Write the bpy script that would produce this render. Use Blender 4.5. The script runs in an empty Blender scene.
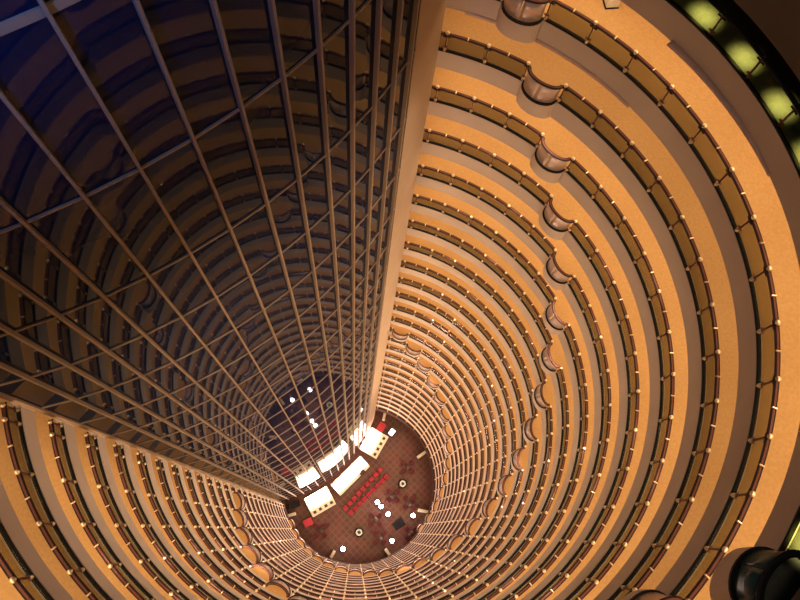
import bpy, math
from mathutils import Vector, Matrix
PI = math.pi
sin, cos = math.sin, math.cos
scene = bpy.context.scene
COL = scene.collection

# ------------------------------------------------------------------ the place, in metres
R = 13.40                # radius of the well
R_WALL = 16.5            # back wall of the galleries
CAM_Z = 125.72
PITCH = 3.86             # storey height
D0 = 21.55               # drop from the lens to the first lit gallery
FASCIA = 1.12
SLOT, PHASE = 0.144, 0.898          # angle between railing posts
def phi(i):                         # the posts close up slightly past the camera's side of the ring
    t = min(1.0, max(0.0, (i - 11) / 9.0)); return PHASE - SLOT * (i - 0.225 * t * t * (3 - 2 * t))
def level_z(k): return CAM_Z - D0 - PITCH * k
N_LEV = 27
I0, I1 = -3.4, 26.345                # the galleries run from one pier of the glass wall to the other
# curved glass wall
WC = Vector((-19.93257873, 20.13298179)); RW = 24.09656623
WE = Vector((0.71063475, 0.70356112)); WN = Vector((-0.70356112, 0.71063475))
def arc(a, r=RW):
    v = WC + r * (WE * sin(a) - WN * cos(a)); return (v.x, v.y)

# ------------------------------------------------------------------ materials
def new_mat(name):
    m = bpy.data.materials.new(name); m.use_nodes = True
    nt = m.node_tree
    return m, nt, nt.nodes['Principled BSDF'], nt.nodes['Material Output']
def mat(name, col, rough=0.6, metal=0.0, noise=None, bump=0.0, spec=0.5, coat=0.0):
    """noise = (scale, second colour, mix amount)"""
    m, nt, b, out = new_mat(name)
    b.inputs['Base Color'].default_value = (*col, 1)
    b.inputs['Roughness'].default_value = rough
    b.inputs['Metallic'].default_value = metal
    b.inputs['Specular IOR Level'].default_value = spec
    b.inputs['Coat Weight'].default_value = coat
    if noise:
        tc = nt.nodes.new('ShaderNodeTexCoord')
        nz = nt.nodes.new('ShaderNodeTexNoise'); nz.inputs['Scale'].default_value = noise[0]; nz.inputs['Detail'].default_value = 3
        nt.links.new(tc.outputs['Object'], nz.inputs['Vector'])
        rp = nt.nodes.new('ShaderNodeValToRGB')
        rp.color_ramp.elements[0].position = 0.5 - 0.5 * (1 - noise[2]) * 0.6; rp.color_ramp.elements[1].position = 0.5 + 0.5 * (1 - noise[2]) * 0.6
        rp.color_ramp.elements[0].color = (*col, 1); rp.color_ramp.elements[1].color = (*noise[1], 1)
        nt.links.new(nz.outputs['Fac'], rp.inputs['Fac']); nt.links.new(rp.outputs['Color'], b.inputs['Base Color'])
        if bump:
            bp = nt.nodes.new('ShaderNodeBump'); bp.inputs['Strength'].default_value = bump; bp.inputs['Distance'].default_value = 0.02
            nt.links.new(nz.outputs['Fac'], bp.inputs['Height']); nt.links.new(bp.outputs['Normal'], b.inputs['Normal'])
    return m
def emit(name, col, strength):
    m, nt, b, out = new_mat(name)
    b.inputs['Base Color'].default_value = (*col, 1)
    b.inputs['Emission Color'].default_value = (*col, 1)
    b.inputs['Emission Strength'].default_value = strength
    return m
def clear_glass(name, tint, gloss=0.07, haze=(0.4, 0.3, 0.2), haze_mix=0.08):
    m, nt, b, out = new_mat(name)
    nt.nodes.remove(b)
    t = nt.nodes.new('ShaderNodeBsdfTransparent'); t.inputs['Color'].default_value = (*tint, 1)
    d = nt.nodes.new('ShaderNodeBsdfDiffuse'); d.inputs['Color'].default_value = (*haze, 1)
    g = nt.nodes.new('ShaderNodeBsdfGlossy'); g.inputs['Roughness'].default_value = 0.05
    m1 = nt.nodes.new('ShaderNodeMixShader'); m1.inputs['Fac'].default_value = haze_mix
    m2 = nt.nodes.new('ShaderNodeMixShader'); m2.inputs['Fac'].default_value = gloss
    nt.links.new(t.outputs[0], m1.inputs[1]); nt.links.new(d.outputs[0], m1.inputs[2])
    nt.links.new(m1.outputs[0], m2.inputs[1]); nt.links.new(g.outputs[0], m2.inputs[2])
    nt.links.new(m2.outputs[0], out.inputs['Surface'])
    return m
def mirror_glass(name):
    """dark tinted curtain-wall glass that mirrors the well (Fresnel reflection over a dim blue body)"""
    m, nt, b, out = new_mat(name)
    nt.nodes.remove(b)
    d = nt.nodes.new('ShaderNodeBsdfDiffuse'); d.inputs['Color'].default_value = (0.0025, 0.009, 0.036, 1)
    g = nt.nodes.new('ShaderNodeBsdfGlossy'); g.inputs['Roughness'].default_value = 0.02; g.inputs['Color'].default_value = (0.66, 0.67, 0.63, 1)
    f = nt.nodes.new('ShaderNodeFresnel'); f.inputs['IOR'].default_value = 1.38
    mx = nt.nodes.new('ShaderNodeMixShader')
    nt.links.new(f.outputs[0], mx.inputs['Fac']); nt.links.new(d.outputs[0], mx.inputs[1]); nt.links.new(g.outputs[0], mx.inputs[2])
    nt.links.new(mx.outputs[0], out.inputs['Surface'])
    return m
def floor_mat():
    m, nt, b, out = new_mat('lobby_carpet')
    tc = nt.nodes.new('ShaderNodeTexCoord')
    mp = nt.nodes.new('ShaderNodeMapping'); mp.inputs['Rotation'].default_value = (0, 0, PI / 4)
    nt.links.new(tc.outputs['Object'], mp.inputs['Vector'])
    br = nt.nodes.new('ShaderNodeTexBrick'); br.offset = 0.0
    br.inputs['Scale'].default_value = 1.0; br.inputs['Brick Width'].default_value = 0.9; br.inputs['Row Height'].default_value = 0.9
    br.inputs['Mortar Size'].default_value = 0.12; br.inputs['Mortar Smooth'].default_value = 0.5
    br.inputs['Color1'].default_value = (0.17, 0.05, 0.028, 1); br.inputs['Color2'].default_value = (0.12, 0.03, 0.02, 1); br.inputs['Mortar'].default_value = (0.20, 0.075, 0.038, 1)
    nt.links.new(mp.outputs[0], br.inputs['Vector'])
    nz = nt.nodes.new('ShaderNodeTexNoise'); nz.inputs['Scale'].default_value = 0.35; nz.inputs['Detail'].default_value = 2
    nt.links.new(tc.outputs['Object'], nz.inputs['Vector'])
    mx = nt.nodes.new('ShaderNodeMix'); mx.data_type = 'RGBA'; mx.blend_type = 'MULTIPLY'; mx.inputs['Factor'].default_value = 0.6
    nt.links.new(br.outputs['Color'], mx.inputs['A']); nt.links.new(nz.outputs['Color'], mx.inputs['B'])
    nt.links.new(mx.outputs['Result'], b.inputs['Base Color'])
    b.inputs['Roughness'].default_value = 0.55
    return m
M = dict(
    carpet=mat('orange_carpet', (0.54, 0.30, 0.105), 0.95, noise=(9.0, (0.64, 0.375, 0.15), 0.1), bump=0.2),
    dcarpet=mat('unlit_dark_carpet', (0.085, 0.085, 0.07), 0.95, noise=(6.0, (0.11, 0.11, 0.085), 0.2)),  # olive carpet, its colour darkened because this storey is unlit
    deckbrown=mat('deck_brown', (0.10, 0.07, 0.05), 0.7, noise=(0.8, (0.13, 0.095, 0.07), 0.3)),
    fascia=mat('fascia_plaster', (0.68, 0.55, 0.45), 0.75, noise=(0.6, (0.73, 0.60, 0.495), 0.2)),
    wall=mat('gallery_plaster', (0.66, 0.47, 0.30), 0.85, noise=(1.2, (0.60, 0.42, 0.26), 0.2)),
    wood=mat('rail_wood', (0.125, 0.036, 0.024), 0.55, noise=(5.0, (0.17, 0.05, 0.032), 0.2), spec=0.25),
    edge=mat('rail_edge_metal', (0.03, 0.011, 0.009), 0.6, 0.0, spec=0.2),
    base=mat('base_rail_black', (0.012, 0.009, 0.009), 0.6, 0.0, spec=0.2),
    post=mat('post_bronze', (0.14, 0.045, 0.04), 0.45, 0.2),
    gold=mat('polished_brass', (0.95, 0.75, 0.47), 0.28, 0.75),
    glass=clear_glass('railing_glass', (0.69, 0.68, 0.60), 0.01, (0.20, 0.16, 0.12), 0.14),
    gglass=clear_glass('green_railing_glass', (0.93, 0.94, 0.68), 0.02, (0.1, 0.12, 0.04), 0.03),
    bay=mat('bay_panel_pink', (0.80, 0.62, 0.53), 0.32, 0.5),
    dbay=mat('dark_glossy_bay', (0.03, 0.08, 0.09), 0.25, 0.0),
    mirror=mirror_glass('curtain_glass'),
    mull=mat('mullion_bronze', (0.28, 0.19, 0.12), 0.55, 0.0, noise=(0.8, (0.32, 0.22, 0.14), 0.2)),
    pier=mat('pier_plaster', (0.43, 0.295, 0.19), 0.7, noise=(0.5, (0.48, 0.335, 0.22), 0.2)),
    floor=floor_mat(),
    cream=mat('cream_lacquer', (0.85, 0.74, 0.55), 0.4, noise=(2.0, (0.78, 0.66, 0.48), 0.3)),
    red=mat('red_velvet', (0.40, 0.018, 0.035), 0.7, noise=(8.0, (0.48, 0.03, 0.05), 0.2)),
    dred=mat('shaded_red_velvet', (0.10, 0.008, 0.014), 0.7, noise=(8.0, (0.14, 0.012, 0.02), 0.2)),  # red velvet again, colour darkened because these chairs are poorly lit
    black=mat('black_lacquer', (0.012, 0.012, 0.016), 0.2),
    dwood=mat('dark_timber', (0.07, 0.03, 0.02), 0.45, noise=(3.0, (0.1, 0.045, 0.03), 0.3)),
    glow=emit('backlit_bar_top', (1.0, 0.66, 0.54), 42.0),
    lamp=emit('lamp_white', (1.0, 0.88, 0.92), 45.0),
    screen=emit('screen_glow', (0.75, 0.86, 1.0), 7.0),
    white=mat('white_paint', (0.8, 0.76, 0.68), 0.5, noise=(3.0, (0.76, 0.7, 0.6), 0.3)),
    pinkm=mat('pink_metal_trim', (0.85, 0.60, 0.48), 0.5, 0.0, noise=(2.0, (0.7, 0.45, 0.36), 0.2)),
)

# ------------------------------------------------------------------ mesh building
class MB:
    def __init__(s): s.v, s.f, s.m, s.slots, s.sm = [], [], [], [], []
    def mi(s, m):
        if m not in s.slots: s.slots.append(m)
        return s.slots.index(m)
    def add(s, verts, faces, m, smooth=False):
        b = len(s.v); s.v += [tuple(v) for v in verts]; k = s.mi(m)
        for f in faces: s.f.append([b + i for i in f]); s.m.append(k); s.sm.append(smooth)
        return s
    def box(s, c, d, m, rz=0.0, bev=0.0, taper=1.0):
        x, y, z = d[0] / 2, d[1] / 2, d[2] / 2
        def ring(zz, k, q): return [(k * (x - q) * a + 0, k * (y - q) * b_, zz) for a, b_ in ((-1, -1), (1, -1), (1, 1), (-1, 1))]
        if bev: rings = [ring(-z, 1, bev), ring(-z + bev, 1, 0), ring(z - bev, taper, 0), ring(z, taper, bev)]
        else: rings = [ring(-z, 1, 0), ring(z, taper, 0)]
        V = []; n = len(rings)
        for r in rings:
            for p in r:
                V.append((c[0] + p[0] * cos(rz) - p[1] * sin(rz), c[1] + p[0] * sin(rz) + p[1] * cos(rz), c[2] + p[2]))
        F = [[3, 2, 1, 0], [4 * (n - 1) + i for i in range(4)]]
        for k in range(n - 1):
            for i in range(4): F.append([4 * k + i, 4 * k + (i + 1) % 4, 4 * k + 4 + (i + 1) % 4, 4 * k + 4 + i])
        return s.add(V, F, m)
    def lathe(s, prof, m, c=(0, 0, 0), n=20, smooth=True):
        V = []; F = []; k = len(prof)
        for i in range(n):
            t = 2 * PI * i / n
            V += [(c[0] + r * cos(t), c[1] + r * sin(t), c[2] + z) for r, z in prof]
        for i in range(n):
            j = (i + 1) % n
            for q in range(k - 1): F.append([i * k + q, j * k + q, j * k + q + 1, i * k + q + 1])
        F.append([i * k + k - 1 for i in range(n)]); F.append([i * k for i in range(n)][::-1])
        return s.add(V, F, m, smooth)
    def prism(s, pts, z0, z1, m, smooth=False):
        n = len(pts)
        V = [(x, y, z0) for x, y in pts] + [(x, y, z1) for x, y in pts]
        F = [list(range(n))[::-1], list(range(n, 2 * n))]
        s.add(V, F, m)
        return s.add(V, [[i, (i + 1) % n, n + (i + 1) % n, n + i] for i in range(n)], m, smooth)
    def sweep(s, rows, mats, smooth=True, caps=True, closed=True):
        """rows: cross sections of equal length; mats: material for each strip of the section"""
        n = len(rows[0]); V = [p for r in rows for p in r]
        for q in range(n if closed else n - 1):
            F = []
            for i in range(len(rows) - 1):
                F.append([i * n + q, i * n + (q + 1) % n, (i + 1) * n + (q + 1) % n, (i + 1) * n + q])
            s.add(V, F, mats[q], smooth)
        if caps and closed:
            s.add(rows[0], [list(range(n))[::-1]], mats[0]); s.add(rows[-1], [list(range(n))], mats[0])
        return s
    def mesh(s, name):
        me = bpy.data.meshes.new(name); me.from_pydata(s.v, [], s.f)
        for m in s.slots: me.materials.append(m)
        me.polygons.foreach_set('material_index', s.m); me.polygons.foreach_set('use_smooth', s.sm)
        import bmesh
        bm = bmesh.new(); bm.from_mesh(me)
        bmesh.ops.remove_doubles(bm, verts=bm.verts, dist=1e-5); bmesh.ops.recalc_face_normals(bm, faces=bm.faces)
        bm.to_mesh(me); bm.free(); me.update()
        return me
    def build(s, name, parent=None, loc=(0, 0, 0), rz=0.0):
        return link(name, s.mesh(name), parent, loc, rz)
def link(name, me, parent=None, loc=(0, 0, 0), rz=0.0):
    o = bpy.data.objects.new(name, me); COL.objects.link(o); o.parent = parent
    o.location = loc; o.rotation_euler = (0, 0, rz); return o
def tag(o, label=None, cat=None, group=None, kind=None):
    for k, v in (('label', label), ('category', cat), ('group', group), ('kind', kind)):
        if v: o[k] = v
    return o
def empty(name, loc=(0, 0, 0), rz=0.0): return link(name, None, None, loc, rz)
def copy_tree(o, loc, rz=0.0):
    c = o.copy(); COL.objects.link(c); c.location = loc; c.rotation_euler = (0, 0, rz)
    for ch in o.children:
        d = ch.copy(); COL.objects.link(d); d.parent = c
        for g in ch.children:
            h = g.copy(); COL.objects.link(h); h.parent = d
    return c

# ------------------------------------------------------------------ outline of a gallery edge
BAY_R = 0.93
BAY_D = dict(slab=0.68, foot=0.52, base=0.72, rail=0.52)
def bays(k): return [b for b in (k - 1.5, k - 15.5, k + 12.5) if I0 + 0.6 < b < I1 - 0.6]
def edge_points(k, i0, i1, inset=0.0, depth=0.8, sub=6):
    """points (x, y, nx, ny) along the inner edge, n pointing away from the well; half-round bays bulge into the well"""
    out = []; bl = bays(k); r = R + inset
    st = sorted(set([i0, i1] + [q / sub for q in range(math.ceil(i0 * sub), math.floor(i1 * sub) + 1)]))
    done = set()
    for i in st:
        b = next((b for b in bl if abs(i - b) < 0.495), None)
        if b is None:
            a = phi(i); out.append((r * cos(a), r * sin(a), cos(a), sin(a)))
        elif b not in done:
            done.add(b); a = phi(b); cx, cy = R * cos(a), R * sin(a); ux, uy = cos(a), sin(a); tx, ty = -uy, ux
            rt, rd = BAY_R - inset, depth - inset
            for q in range(0, 15):
                t = PI * q / 14; g = (rt / max(rd, .05))
                px, py = rt * cos(t), -rd * sin(t)                 # along the tangent, along the radius
                nx_, ny_ = -cos(t), g * sin(t); l = math.hypot(nx_, ny_); nx_, ny_ = nx_ / l, ny_ / l
                out.append((cx + px * tx + py * ux, cy + px * ty + py * uy, nx_ * tx + ny_ * ux, nx_ * ty + ny_ * uy))
    return out

# ------------------------------------------------------------------ camera
f_px = 667.524
n = Vector((354.647 - 400, 530.195 - 300, f_px)).normalized()      # straight down, in camera axes (right, down, forward)
ex = (Vector((1, 0, 0)) - n * n.x).normalized()
ey = (-n).cross(ex)
right = Vector((ex.x, ey.x, -n.x)); down = Vector((ex.y, ey.y, -n.y)); fwd = Vector((ex.z, ey.z, -n.z))
cam = bpy.data.cameras.new('camera'); cam.sensor_width = 36; cam.lens = f_px / 800 * 36; cam.clip_end = 500; cam.clip_start = 0.05
co = bpy.data.objects.new('camera', cam); COL.objects.link(co)
rot = Matrix((right, -down, -fwd)).transposed()
co.matrix_world = Matrix.Translation((-0.4884, -8.0010, CAM_Z)) @ rot.to_4x4()
scene.camera = co

# ------------------------------------------------------------------ galleries: slabs
ORD = ('first second third fourth fifth sixth seventh eighth ninth tenth eleventh twelfth thirteenth fourteenth fifteenth sixteenth seventeenth '
       'eighteenth nineteenth twentieth twenty-first twenty-second twenty-third twenty-fourth twenty-fifth twenty-sixth twenty-seventh').split()
def flank(inset=0.0):
    """the slabs run on along the side of the left pier"""
    d = Vector((-0.9445, 0.3286)); q = Vector((-12.88, -3.69)) + Vector((0.3286, 0.9445)) * .04
    return [(*(q + d * t), -cos(2.8626), -sin(2.8626)) for t in ([.0] if inset == 0 else []) + [.5, 1.2, 2.0, 2.8, 3.5]]
def slab(k, carpet_mat):
    z = level_z(k)
    P = edge_points(k, I0, I1, 0.0, BAY_D['slab']) + flank(); P2 = edge_points(k, I0, I1, 0.0, BAY_D['foot']) + flank()
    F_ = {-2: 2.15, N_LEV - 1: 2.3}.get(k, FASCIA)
    rows = []
    for (x, y, nx, ny), (x2, y2, _, _) in zip(P, P2):
        a = math.atan2(y, x); ca, sa = cos(a), sin(a); lip = max(13.85, math.hypot(x, y) + .03)
        rows.append([(R_WALL * ca, R_WALL * sa, z), (x, y, z), (x2, y2, z - F_), (lip * ca, lip * sa, z - F_), (lip * ca, lip * sa, z - 0.6), (R_WALL * ca, R_WALL * sa, z - 0.6)])
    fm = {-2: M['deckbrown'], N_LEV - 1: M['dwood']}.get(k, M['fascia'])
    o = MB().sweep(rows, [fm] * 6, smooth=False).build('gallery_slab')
    if k >= 0: tag(o, 'plaster gallery edge with round bays, %s lit storey below the dark deck' % ORD[k], 'balcony', kind='structure')
    elif k == -1: tag(o, 'grey plaster edge of the dark storey with green lit glass', 'balcony', kind='structure')
    else: tag(o, 'dark brown plaster edge across the top right corner', 'balcony', kind='structure')
    Q = edge_points(k, I0, I1, 0.22) + flank(.22)
    rows = [[(R_WALL * cos(math.atan2(y, x)), R_WALL * sin(math.atan2(y, x)), z + 0.012), (x, y, z + 0.012)] for x, y, nx, ny in Q]
    MB().sweep(rows, [carpet_mat], smooth=False, closed=False).build('carpet', o)
    return o
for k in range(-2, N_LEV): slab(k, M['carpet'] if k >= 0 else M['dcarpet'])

# ------------------------------------------------------------------ galleries: railings
RP = R + 0.09
def post_mesh():
    b = MB()
    b.box((RP, 0, 0.56), (0.06, 0.055, 1.0), M['post'], bev=0.012)
    for s in (-1, 1):                                  # glass clamps on each side
        b.box((RP, s * 0.07, 0.28), (0.05, 0.10, 0.05), M['post']); b.box((RP, s * 0.09, 0.92), (0.05, 0.16, 0.045), M['edge'])
    return b.mesh('post')
def cap_mesh(z, w, h, m='gold'):
    b = MB(); b.lathe([(0.001, -h / 2), (w * .75, -h / 2), (w, -h * .2), (w, h * .2), (w * .7, h / 2), (0.001, h / 2)], M[m], (RP, 0, z), 10); return b.mesh('cap')
def panel_mesh(m, n_=4, span=1.0):
    rows = []
    for q in range(n_ + 1):
        a = -SLOT * span * (0.02 + 0.96 * q / n_); c, s = cos(a), sin(a); r0, r1 = RP - 0.008, RP + 0.008
        rows.append([(r0 * c, r0 * s, 0.11), (r0 * c, r0 * s, 1.03), (r1 * c, r1 * s, 1.03), (r1 * c, r1 * s, 0.11)])
    return MB().sweep(rows, [m] * 4, smooth=False).mesh('glass_panel')
def bay_panel_mesh(half, m):
    rows = []
    for q in range(9):
        t = (0.10 + (PI / 2 - 0.12) * q / 8) if half == 0 else (PI / 2 + 0.02 + (PI / 2 - 0.12) * q / 8)
        row = []
        for dep, wd, w_ in ((BAY_D['base'] - .09, 0.0, 0.15), (BAY_D['rail'] - .09, 0.0, 1.06), (BAY_D['rail'] - .09, 0.03, 1.06), (BAY_D['base'] - .09, 0.03, 0.15)):
            rt = BAY_R - .09 - wd; rd = dep - wd
            row.append((R - rd * sin(t), rt * cos(t), w_))
        rows.append(row)
    return MB().sweep(rows, [m] * 4, smooth=True).mesh('bay_panel')
ME = dict(post=post_mesh(), cap=cap_mesh(1.18, 0.095, 0.14), foot=cap_mesh(0.12, 0.085, 0.24), dcap=cap_mesh(1.17, 0.06, 0.08, 'edge'), glass=panel_mesh(M['glass']), gglass=panel_mesh(M['gglass']), end=panel_mesh(M['glass'], 1, .16), end2=panel_mesh(M['glass'], 2, .3), gend=panel_mesh(M['gglass'], 1, .16), gend2=panel_mesh(M['gglass'], 2, .3),
          bay=[bay_panel_mesh(h, M['bay']) for h in (0, 1)], dbay=[bay_panel_mesh(h, M['dbay']) for h in (0, 1)])
_c = MB(); _c.box((RP, 0, 1.14), (0.17, 0.05, 0.07), M['gold'], bev=0.015); ME['clip'] = _c.mesh('rail_clip')
def railing(k):
    z = level_z(k); dark = k < 0
    root = empty('gallery_railing', (0, 0, z))
    if dark: tag(root, 'black railing of the unlit storey with green glowing glass panels', 'railing')
    else: tag(root, 'bronze and glass railing round the %s lit storey from the top' % ORD[k], 'railing', 'railings of the lit galleries')
    def sweep_rail(name, prof, mats, depth):
        rows = []
        for x, y, nx, ny in edge_points(k, I0 + 0.2, 26.30, 0.09, depth):
            rows.append([(x + nx * u, y + ny * u, w) for u, w in prof])
        return MB().sweep(rows, mats, smooth=False).build(name, root)
    W, E_ = (M['base'], M['base']) if dark else (M['wood'], M['edge'])
    sweep_rail('handrail', [(-0.085, 1.06), (-0.095, 1.10), (-0.035, 1.13), (0.035, 1.13), (0.095, 1.10), (0.085, 1.06)], [E_, E_, W, E_, E_, E_], BAY_D['rail'])
    sweep_rail('base_rail', [(-0.07, 0.0), (-0.07, 0.09), (0.05, 0.09), (0.05, 0.0)], [M['base']] * 4, BAY_D['base'])
    bl = bays(k)
    i = math.ceil(I0)
    posts = list(range(-3, 27)) + [26.27]
    fine = True
    for i in posts:
        a = phi(i)
        p = link('post', ME['post'], root, rz=a)
        if True:
            tag(link('post_cap', ME['dcap'] if dark else ME['cap'], p), 'black cap' if dark else 'brass cap')
            if fine and not dark: tag(link('post_foot', ME['foot'], p), 'brass foot')
    link('glass_panel', ME['gend'] if dark else ME['end'], root, rz=phi(-3) + SLOT * 0.16)
    link('glass_panel', ME['gend2'] if dark else ME['end2'], root, rz=phi(26))
    for i in posts[:-2]:
        a = phi(i); mid = i + 0.5
        if any(abs(b - mid) < 0.1 for b in bl):
            for me in (ME['dbay'] if dark else ME['bay']): tag(link('bay_panel', me, root, rz=phi(mid)), 'curved pale pink bay panel' if not dark else 'curved dark glossy bay panel')
        else:
            link('glass_panel', ME['gglass'] if dark else ME['glass'], root, rz=a)
            if 0 <= k <= 12: tag(link('rail_clip', ME['clip'], root, rz=phi(mid)), 'brass rail clip')
    return root
for k in range(-1, N_LEV): railing(k)

# back wall of the galleries (behind every walkway) ------------------------------------------------
rows = []
for q in range(0, 121):
    a = phi(I0 + (27.35 - I0) * q / 120); c, s = cos(a), sin(a)
    rows.append([(16.45 * c, 16.45 * s, -0.2), (16.45 * c, 16.45 * s, level_z(-2) + 3.4), (16.7 * c, 16.7 * s, level_z(-2) + 3.4), (16.7 * c, 16.7 * s, -0.2)])
tag(MB().sweep(rows, [M['wall']] * 4).build('wall_back'), 'curved plaster wall at the back of the ringed galleries', 'wall', kind='structure')

# trims that stick out at the foot of two fascias
def trim(name, k, i0, i1, label):
    z = level_z(k) - FASCIA; rows = []
    for q in range(25):
        a = phi(i0 + (i1 - i0) * q / 24); c, s = cos(a), sin(a); g = 0.19 * (1 - q / 24) + 0.05 if k < 0 else 0.10
        rows.append([((R + .05) * c, (R + .05) * s, z - .02), ((R - g) * c, (R - g) * s, z - .02), ((R - g) * c, (R - g) * s, z + .07), ((R + .05) * c, (R + .05) * s, z + .10)])
    tag(MB().sweep(rows, [M['mull'], M['pinkm'], M['pinkm'], M['mull']]).build(name), label, 'trim', kind='structure')
trim('trim_1', -1, 1.5, 4.6, 'pale pink metal ledge tapering along the foot of the grey dark-storey edge')
trim('trim_2', 0, -2.7, -1.95, 'short bronze ledge under the first lit storey before its top bay')
trim('trim_3', 0, -1.05, 1.5, 'bronze ledge under the first lit storey after its top bay')

# ------------------------------------------------------------------ curved glass wall
TOP = CAM_Z - 2.0
MULL = [-0.497, -0.4605, -0.402, -0.3433, -0.2845, -0.2240, -0.1635, -0.1018, -0.0402, 0.0180, 0.0740, 0.1290, 0.1815, 0.2330, 0.2810, 0.303]
MULL[0] = -0.5195
DEPTHS = [4.3, 9.6, 14.95, 20.3, 24.6] + [24.6 + 4.25 * q for q in range(1, 24)]
ZS = [TOP] + [CAM_Z - d for d in DEPTHS] + [0.02]
win = empty('window_1', (arc(0)[0], arc(0)[1], 0)); tag(win, 'tall convex curtain wall of dark mirror glass with bronze mullions', 'glass wall', kind='structure')
ofs = Vector((-arc(0)[0], -arc(0)[1], 0))
panes = []
for c in range(len(MULL) - 1):
    (x0, y0), (x1, y1) = arc(MULL[c]), arc(MULL[c + 1])
    (u0, w0), (u1, w1) = arc(MULL[c], RW - .04), arc(MULL[c + 1], RW - .04)
    for r in range(len(ZS) - 1):
        panes.append((r, c, [(x0, y0), (x1, y1), (u1, w1), (u0, w0)], ZS[r + 1] + .004, ZS[r] - .004))
panes.sort(key=lambda t: t[0])
rest = MB()
for r, c, pts, z0, z1 in panes[:99]:
    MB().prism(pts, z0, z1, M['mirror']).build('glass_pane', win, ofs)
for r, c, pts, z0, z1 in panes[99:]: rest.prism(pts, z0, z1, M['mirror'])
tag(rest.build('glass_panes', win, ofs), kind='stuff')
for a in MULL[1:-1]:
    w = 0.045 / RW
    pts = [arc(a - w, RW - .03), arc(a + w, RW - .03), arc(a + w, RW + .16), arc(a + w * .6, RW + .18), arc(a - w * .6, RW + .18), arc(a - w, RW + .16)]
    MB().prism(pts, 0.0, TOP, M['mull']).build('mullion', win, ofs)
for q, d in enumerate(DEPTHS):
    z = CAM_Z - d; h = 0.11 if q == 1 else 0.04
    for_rows = []
    for a in MULL:
        for_rows.append([(*arc(a, RW - .01), z - h), (*arc(a, RW + .055), z - h), (*arc(a, RW + .055), z + h), (*arc(a, RW - .01), z + h)])
    MB().sweep(for_rows, [M['mull']] * 4, smooth=False).build('transom', win, ofs)
# piers where the glass wall meets the galleries
def pier(name, a0, a1, far_pt, label, proud=0.03):
    st = [a0 + (a1 - a0) * q / 8 for q in range(9)]
    pts = [arc(a, RW + proud) for a in st]
    pts.append(far_pt)
    bx, by = arc(a1, RW - 3.0); ax, ay = arc(a1)
    pts.append((far_pt[0] + bx - ax, far_pt[1] + by - ay)); pts.append(arc(a0, RW - 0.5))
    tag(MB().prism(pts, -0.1, TOP + 2, M['pier']).build(name), label, 'pier', kind='structure')
pier('wall_right', 0.303, 0.437, (3.30, 16.62), 'smooth tan pier between the mirror glass and the right ends of the galleries')
pl = [arc(-0.5195, RW - .15), arc(-0.5195, RW + .10), (-13.86, -3.345), (-16.66, -2.37), (-16.9, -0.4), arc(-0.505, RW - .6)]
tag(MB().prism(pl, -0.1, TOP + 2, M['pier']).build('wall_left'), 'slim tan pier between the mirror glass and the left ends of the galleries', 'pier', kind='structure')

# ------------------------------------------------------------------ lobby floor
rows = []
fl = MB(); fl.lathe([(0.001, -0.3), (17.2, -0.3), (17.2, 0.0), (0.001, 0.0)], M['floor'], n=96, smooth=False)
tag(fl.build('floor'), 'red and brown patterned carpet at the bottom of the well', 'floor', kind='structure')

LA = math.atan2(WE.y, WE.x)                      # direction along the glass wall
def bar(name, c, L_, D_, rz, label, seat_side=1):
    o = tag(empty(name, (c[0], c[1], 0), rz), label, 'bar counter', 'glowing bar counters')
    MB().box((0, 0, 0.5), (L_ - .3, D_ - .3, 1.0), M['cream'], bev=.04).build('body', o)
    b = MB(); b.box((0, 0, 1.04), (L_, D_, 0.08), M['cream'], bev=.02); b.build('worktop', o)
    return o
# middle bar
o = bar('bar_counter', (-1.45, 1.32), 7.4, 2.6, LA, 'long middle bar counter with glowing white top before the red chairs')
tag(MB().box((0, .25, 1.12), (7.0, 1.85, 0.08), M['glow'], bev=.02).build('glowing_top', o), 'glowing white top')
rim = []
for q in range(17):
    x = -3.75 + 7.5 * q / 16; y = -1.25 - 0.35 * (1 - (x / 3.75) ** 2)
    rim.append([(x, y, 1.0), (x, y - .22, 1.0), (x, y - .22, 1.1), (x, y, 1.1)])
MB().sweep(rim, [M['dwood']] * 4).build('bar_rail', o)
e_ = MB(); e_.box((1.9, -1.0, 1.30), (1.0, .62, .42), M['black'], bev=.05); e_.box((1.9, -1.0, 1.56), (.8, .4, .1), M['dwood'], bev=.02)
cm = e_.build('coffee_machine', None, (-1.45, 1.32, .0), LA); tag(cm, 'dark machine standing at the front of the glowing middle bar', 'coffee machine')
# end bars: glowing part by the glass wall, cream display part toward the room
def end_bar(c, rz, sx, label):
    o = bar('bar_counter', c, 4.6, 3.6, rz, label)
    tag(MB().box((0, .75, 1.14), (4.1, 2.0, 0.12), M['glow'], bev=.03).build('glowing_top', o), 'glowing white top')
    for x in (-1.6, -.5, .6, 1.7):
        MB().box((x * sx, -1.15, 1.14), (.55, .5, .12), M['dwood'], bev=.02).build('dark_tray', o)
    MB().box((0, -1.85, .9), (4.7, .14, .5), M['dwood'], bev=.03).build('edge_board', o)
    return o
end_bar((-6.75, -3.2), math.radians(29.8), 1, 'lower left bar counter with glowing top and cream display shelf')
end_bar((2.75, 7.15), math.radians(60.5), -1, 'upper bar counter beside the red cabinet and blue screen')

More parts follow.
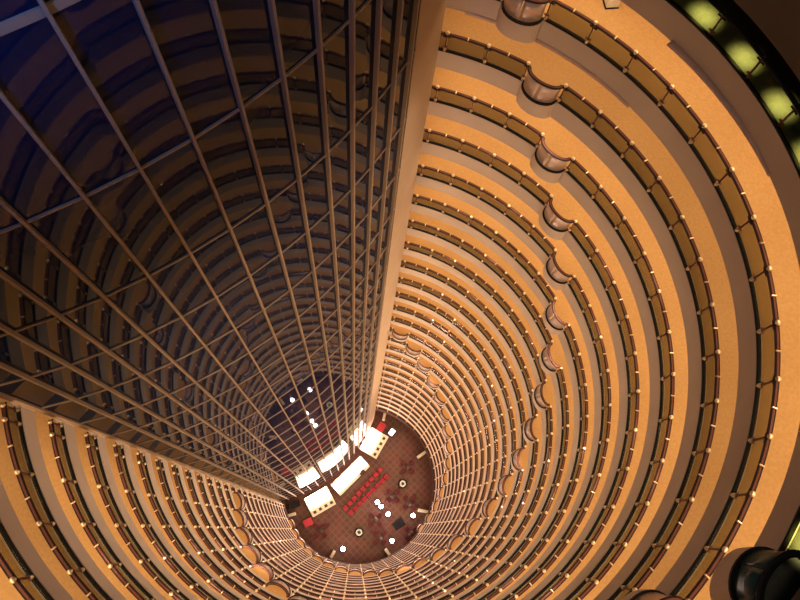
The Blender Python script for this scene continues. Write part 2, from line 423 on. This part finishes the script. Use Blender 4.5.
# furniture ----------------------------------------------------------------------------------------
def chair_mesh(m):
    b = MB()
    b.box((0, 0, .30), (.62, .62, .28), m, bev=.06); b.box((0, -.34, .52), (.74, .18, .62), m, bev=.06)
    for s in (-1, 1):
        b.box((s * .36, .0, .38), (.15, .66, .46), m, bev=.05)
    for sx in (-.26, .26):
        for sy in (-.24, .24): b.box((sx, sy, .09), (.06, .06, .18), M['dwood'])
    return b.mesh('armchair')
CH, DCH = chair_mesh(M['red']), chair_mesh(M['dred'])
rows_ = (((-1.25, -5.0), (5.05, 1.25), 9, 'outer'), ((-2.15, -4.3), (3.95, 2.35), 9, 'inner'))
for (ax, ay), (bx_, by_), n_, side in rows_:
    for q in range(n_):
        t = q / (n_ - 1); x = ax + (bx_ - ax) * t; y = ay + (by_ - ay) * t
        rz = LA if side == 'inner' else LA + PI
        c = link('armchair', CH, None, (x, y, 0), LA + PI if side == 'inner' else LA)
        tag(c, 'bright red armchair, %s from the lower end of the %s red row' % (ORD[q], 'bar-side' if side == 'inner' else 'room-side'), 'armchair', 'red armchairs before the middle bar')
for q in range(6):
    t = (q + .5) / 6; x = -1.7 + 6.2 * t; y = -4.65 + 6.45 * t
    b = MB(); b.lathe([(.22, 0), (.22, .04), (.05, .08), (.05, .62), (.28, .66), (.28, .70)], M['dwood'], n=14)
    tag(b.build('side_table', None, (x, y, 0)), 'small dark round table between the red rows, %s from the lower end' % ORD[q], 'table', 'small tables between the red rows')
def round_table_proto():
    t = empty('lamp_table')
    MB().lathe([(.34, 0), (.34, .05), (.06, .1), (.06, .66), (.48, .70), (.48, .74)], M['black'], n=20).build('table', t)
    tag(MB().lathe([(.05, .74), (.05, .84), (.30, .90), (.36, 1.05), (.22, 1.18), (.02, 1.2)], M['lamp'], n=16).build('lamp_shade', t), 'glowing white lamp')
    return t
tp = round_table_proto()
lamps = [((3.49, -3.23), 'black table with white lamp nearest the red armchairs'), ((5.38, -5.27), 'black table with white lamp between the two ring-topped stands'),
         ((9.85, -5.52), 'black table with white lamp beside the lower right cream fin'), ((6.11, -9.75), 'black table with white lamp near the bottom cream fin'),
         ((-2.45, -11.1), 'black table with white lamp at the bottom edge of the lobby floor'), ((4.15, -4.0), 'small white lamp table just below the red rows'), ]
for q, ((x, y), lab) in enumerate(lamps):
    t = tp if q == 0 else copy_tree(tp, (x, y, 0)); t.location = (x, y, 0); tag(t, lab, 'lamp table', 'lamp tables on the lobby floor')
clus = [((8.99, 2.9), 'near the upper right cream fin'), ((6.26, -2.19), 'between the bright lamps and the right ring-topped stand'), ((9.32, -3.39), 'beside the right cream fin'), ((3.2, -6.3), 'below the brightest lamps'), ((3.99, -9.3), 'near the bottom cream fin'), ((-6.5, -8.2), 'in the lower left of the lobby'), ((9.6, -8.6), 'beside the long black table')]
SIDE = ('far', 'glass-wall', 'near', 'lower')
for (x, y), where in clus:
    b = MB(); b.lathe([(.3, 0), (.3, .05), (.05, .1), (.05, .5), (.5, .54), (.5, .58)], M['dwood'], n=18)
    tag(b.build('coffee_table', None, (x, y, 0)), 'low dark round table %s' % where, 'table', 'low tables of the lounge')
    for q in range(4):
        a = PI / 4 + q * PI / 2
        c = link('armchair', DCH, None, (x + 1.05 * cos(a), y + 1.05 * sin(a), 0), a + PI / 2)
        tag(c, 'red armchair, colour darkened for shade, round the low table %s' % where, 'armchair', 'shade-darkened red armchairs ' + where)
for (x, y), lab in (((8.05, -.02), 'round black stand with white ring top at the right of the lobby'), ((.29, -8.36), 'round black stand with white ring top at the bottom of the lobby')):
    t = tag(empty('planter_stand', (x, y, 0)), lab, 'stand', 'ring-topped stands')
    MB().lathe([(.78, 0), (.85, .08), (.85, .62), (.80, .7), (.001, .7)], M['black'], n=28).build('base', t)
    MB().lathe([(.30, .7), (.30, .80), (.34, .86), (.50, .86), (.56, .80), (.56, .7)], M['white'], n=28).build('ring', t)
    MB().lathe([(.001, .86), (.12, .84), (.14, .7), (.001, .7)][::-1], M['dwood'], n=16).build('centre', t)
tag(MB().box((0, 0, .40), (2.0, 1.5, .5), M['black'], bev=.08).box((-.7, -.5, .08), (.14, .14, .16), M['black']).box((.7, -.5, .08), (.14, .14, .16), M['black']).box((-.7, .5, .08), (.14, .14, .16), M['black']).box((.7, .5, .08), (.14, .14, .16), M['black'])
    .build('long_table', None, (7.3, -6.9, 0), .6), 'long black table in the dark lower right of the lobby', 'table')
# screen, cabinets
s = tag(empty('display_screen', (6.0, 9.15, 0), math.radians(50)), 'bright blue white screen beside the upper bar counter', 'screen')
MB().box((0, 0, .5), (1.3, .9, 1.0), M['black'], bev=.04).build('stand', s); MB().box((0, 0, 1.03), (1.15, .8, .06), M['screen']).build('screen', s)
for (x, y, rz), lab in (((4.05, 10.1, 1.0), 'red cabinet between the upper bar and the top cream fin'), ((-8.7, -6.7, .45), 'red cabinet beside the lower left bar and cream fin')):
    c = tag(empty('cabinet', (x, y, 0), rz), lab, 'cabinet', 'red cabinets by the bars')
    MB().box((0, 0, .55), (1.5, 1.2, 1.1), M['red'], bev=.05).build('body', c); MB().box((0, 0, 1.12), (1.56, 1.26, .05), M['red'], bev=.01).build('top', c)
tag(MB().box((0, 0, .6), (1.9, .9, 1.2), M['dwood'], bev=.04).box((0, 0, 1.22), (2.0, 1.0, .06), M['black'], bev=.01).build('sideboard', None, (-11.2, -3.75, 0), .3), 'dark sideboard at the left end beside the glass wall', 'sideboard')
# cream radial fins round the lobby edge
LAB = ('at the top by the screen', 'at the upper right', 'at the lower right', 'at the bottom right', 'at the bottom left', 'at the far left by the red cabinet')
for q, (x0, y0, x1, y1) in enumerate([(4.42, 11.3, 4.75, 12.9), (10.75, 4.6, 12.2, 5.6), (10.8, -4.6, 12.5, -4.9), (4.95, -11.1, 5.66, -12.1), (-3.9, -11.4, -4.5, -12.5), (-10.95, -5.24, -12.2, -5.6)]):
    cx, cy = (x0 + x1) / 2, (y0 + y1) / 2; a = math.atan2(y1 - y0, x1 - x0); L_ = math.hypot(x1 - x0, y1 - y0)
    fn = tag(empty('partition_fin', (cx, cy, 0), a), 'cream radial fin standing %s of the lobby floor' % LAB[q], 'partition', 'cream fins round the lobby floor')
    MB().box((0, 0, .9), (L_, .5, 1.5), M['cream'], bev=.05).build('blade', fn); MB().box((0, 0, .08), (L_ + .1, .62, .16), M['dwood'], bev=.02).build('plinth', fn)
# small white box on the top lit walkway
wb = tag(empty('display_plinth', (9.62, 12.62, level_z(0) + .012), phi(-.17) + .78), 'small white box with dark rim on the top lit walkway', 'plinth')
MB().box((0, 0, .25), (.5, .5, .5), M['white'], bev=.02).build('body', wb); MB().box((0, 0, .03), (.58, .58, .06), M['base'], bev=.01).build('rim', wb)

# ------------------------------------------------------------------ light
def area(name, loc, sx, sy, watt, col, rz=0.0, spread=PI):
    l = bpy.data.lights.new(name, 'AREA'); l.shape = 'RECTANGLE'; l.size = sx; l.size_y = sy; l.energy = watt; l.color = col; l.spread = spread
    o = bpy.data.objects.new(name, l); COL.objects.link(o); o.location = loc; o.rotation_euler = (0, 0, rz); return l
for k in range(-1, N_LEV - 1):                    # ceiling lights over each lit walkway
    e = 84 if k == -1 else 58 if k == 0 else 82 if k < 5 else 72
    l_ = None
    for q in range(14):
        a = phi(I0 + (I1 - I0) * (q + .5) / 14)
        loc = (14.75 * cos(a), 14.75 * sin(a), level_z(k) - .63)
        if l_ is None: l_ = area('ceiling_downlight', loc, 0.35, 3.4, e, (1.0, 0.77, 0.48), a)
        else:
            o = bpy.data.objects.new('ceiling_downlight', l_); COL.objects.link(o); o.location = loc; o.rotation_euler = (0, 0, a)
for k in range(-2, N_LEV - 1):                    # unseen fill spots added under each gallery edge to brighten the far fascias
    sp = bpy.data.lights.new('fascia_fill_spot', 'SPOT'); sp.energy = 800 if k < 1 else min(760, 200 + 56 * k) * (1.0 if k < 18 else 0.32); sp.color = (1.0, 0.78, 0.56)
    sp.spot_size = 1.35 if k < 1 else 2.1; sp.spot_blend = 0.6; sp.shadow_soft_size = 0.12
    for q in range(6):
        a = phi(I0 + (I1 - I0) * (q + .5 + .3 * (k % 2)) / 6.5)
        o = bpy.data.objects.new('fascia_fill_spot', sp); COL.objects.link(o); o.location = (13.7 * cos(a), 13.7 * sin(a), level_z(k) - FASCIA - .12)
        d_ = Vector((-cos(a), -sin(a), -0.6)); o.rotation_euler = d_.to_track_quat('-Z', 'Y').to_euler()
gl = bpy.data.lights.new('green_floor_spot', 'SPOT'); gl.energy = 190; gl.color = (1.0, 0.90, 0.38); gl.spot_size = 1.55; gl.spot_blend = 1.0; gl.shadow_soft_size = 0.05
for i in [q for q in range(-2, 14) if q not in (-2, 11, 12)]:
    a = phi(i + .66); o = bpy.data.objects.new('green_floor_spot', gl); COL.objects.link(o); o.location = (14.0 * cos(a), 14.0 * sin(a), level_z(-1) + .85)

dl = bpy.data.lights.new('top_fill_light', 'AREA'); dl.shape = 'DISK'; dl.size = 4; dl.energy = 420; dl.color = (1.0, 0.80, 0.62)  # unseen fill disc added above the well to lift the upper fascias
o = bpy.data.objects.new('top_fill_light', dl); COL.objects.link(o); o.location = (5.0, -5.0, CAM_Z + 4.0)
bl_ = bpy.data.lights.new('blue_fill_spot', 'SPOT'); bl_.energy = 3300; bl_.color = (0.10, 0.26, 1.0); bl_.shadow_soft_size = 0.5; bl_.spot_size = 1.5; bl_.spot_blend = 1.0  # unseen blue spot added to tint the upper left glass
bx, by = arc(-.33, RW + 5.0); tx, ty = arc(-.27)
o = bpy.data.objects.new('blue_fill_spot', bl_); COL.objects.link(o); o.location = (bx, by, CAM_Z - 4.0)
o.rotation_euler = Vector((tx - bx, ty - by, -3.2)).to_track_quat('-Z', 'Y').to_euler()
w = bpy.data.worlds.new('world'); scene.world = w; w.use_nodes = True
w.node_tree.nodes['Background'].inputs['Color'].default_value = (0.15, 0.17, 0.22, 1)
w.node_tree.nodes['Background'].inputs['Strength'].default_value = 0.22

vs = scene.view_settings
vs.view_transform = 'Standard'; vs.look = 'None'; vs.gamma = 1; vs.exposure = 0.0; vs.use_curve_mapping = False
cy = scene.cycles
cy.caustics_reflective = False; cy.caustics_refractive = False
cy.max_bounces = 7; cy.diffuse_bounces = 5; cy.glossy_bounces = 4; cy.transparent_max_bounces = 16
cy.sample_clamp_indirect = 6.0
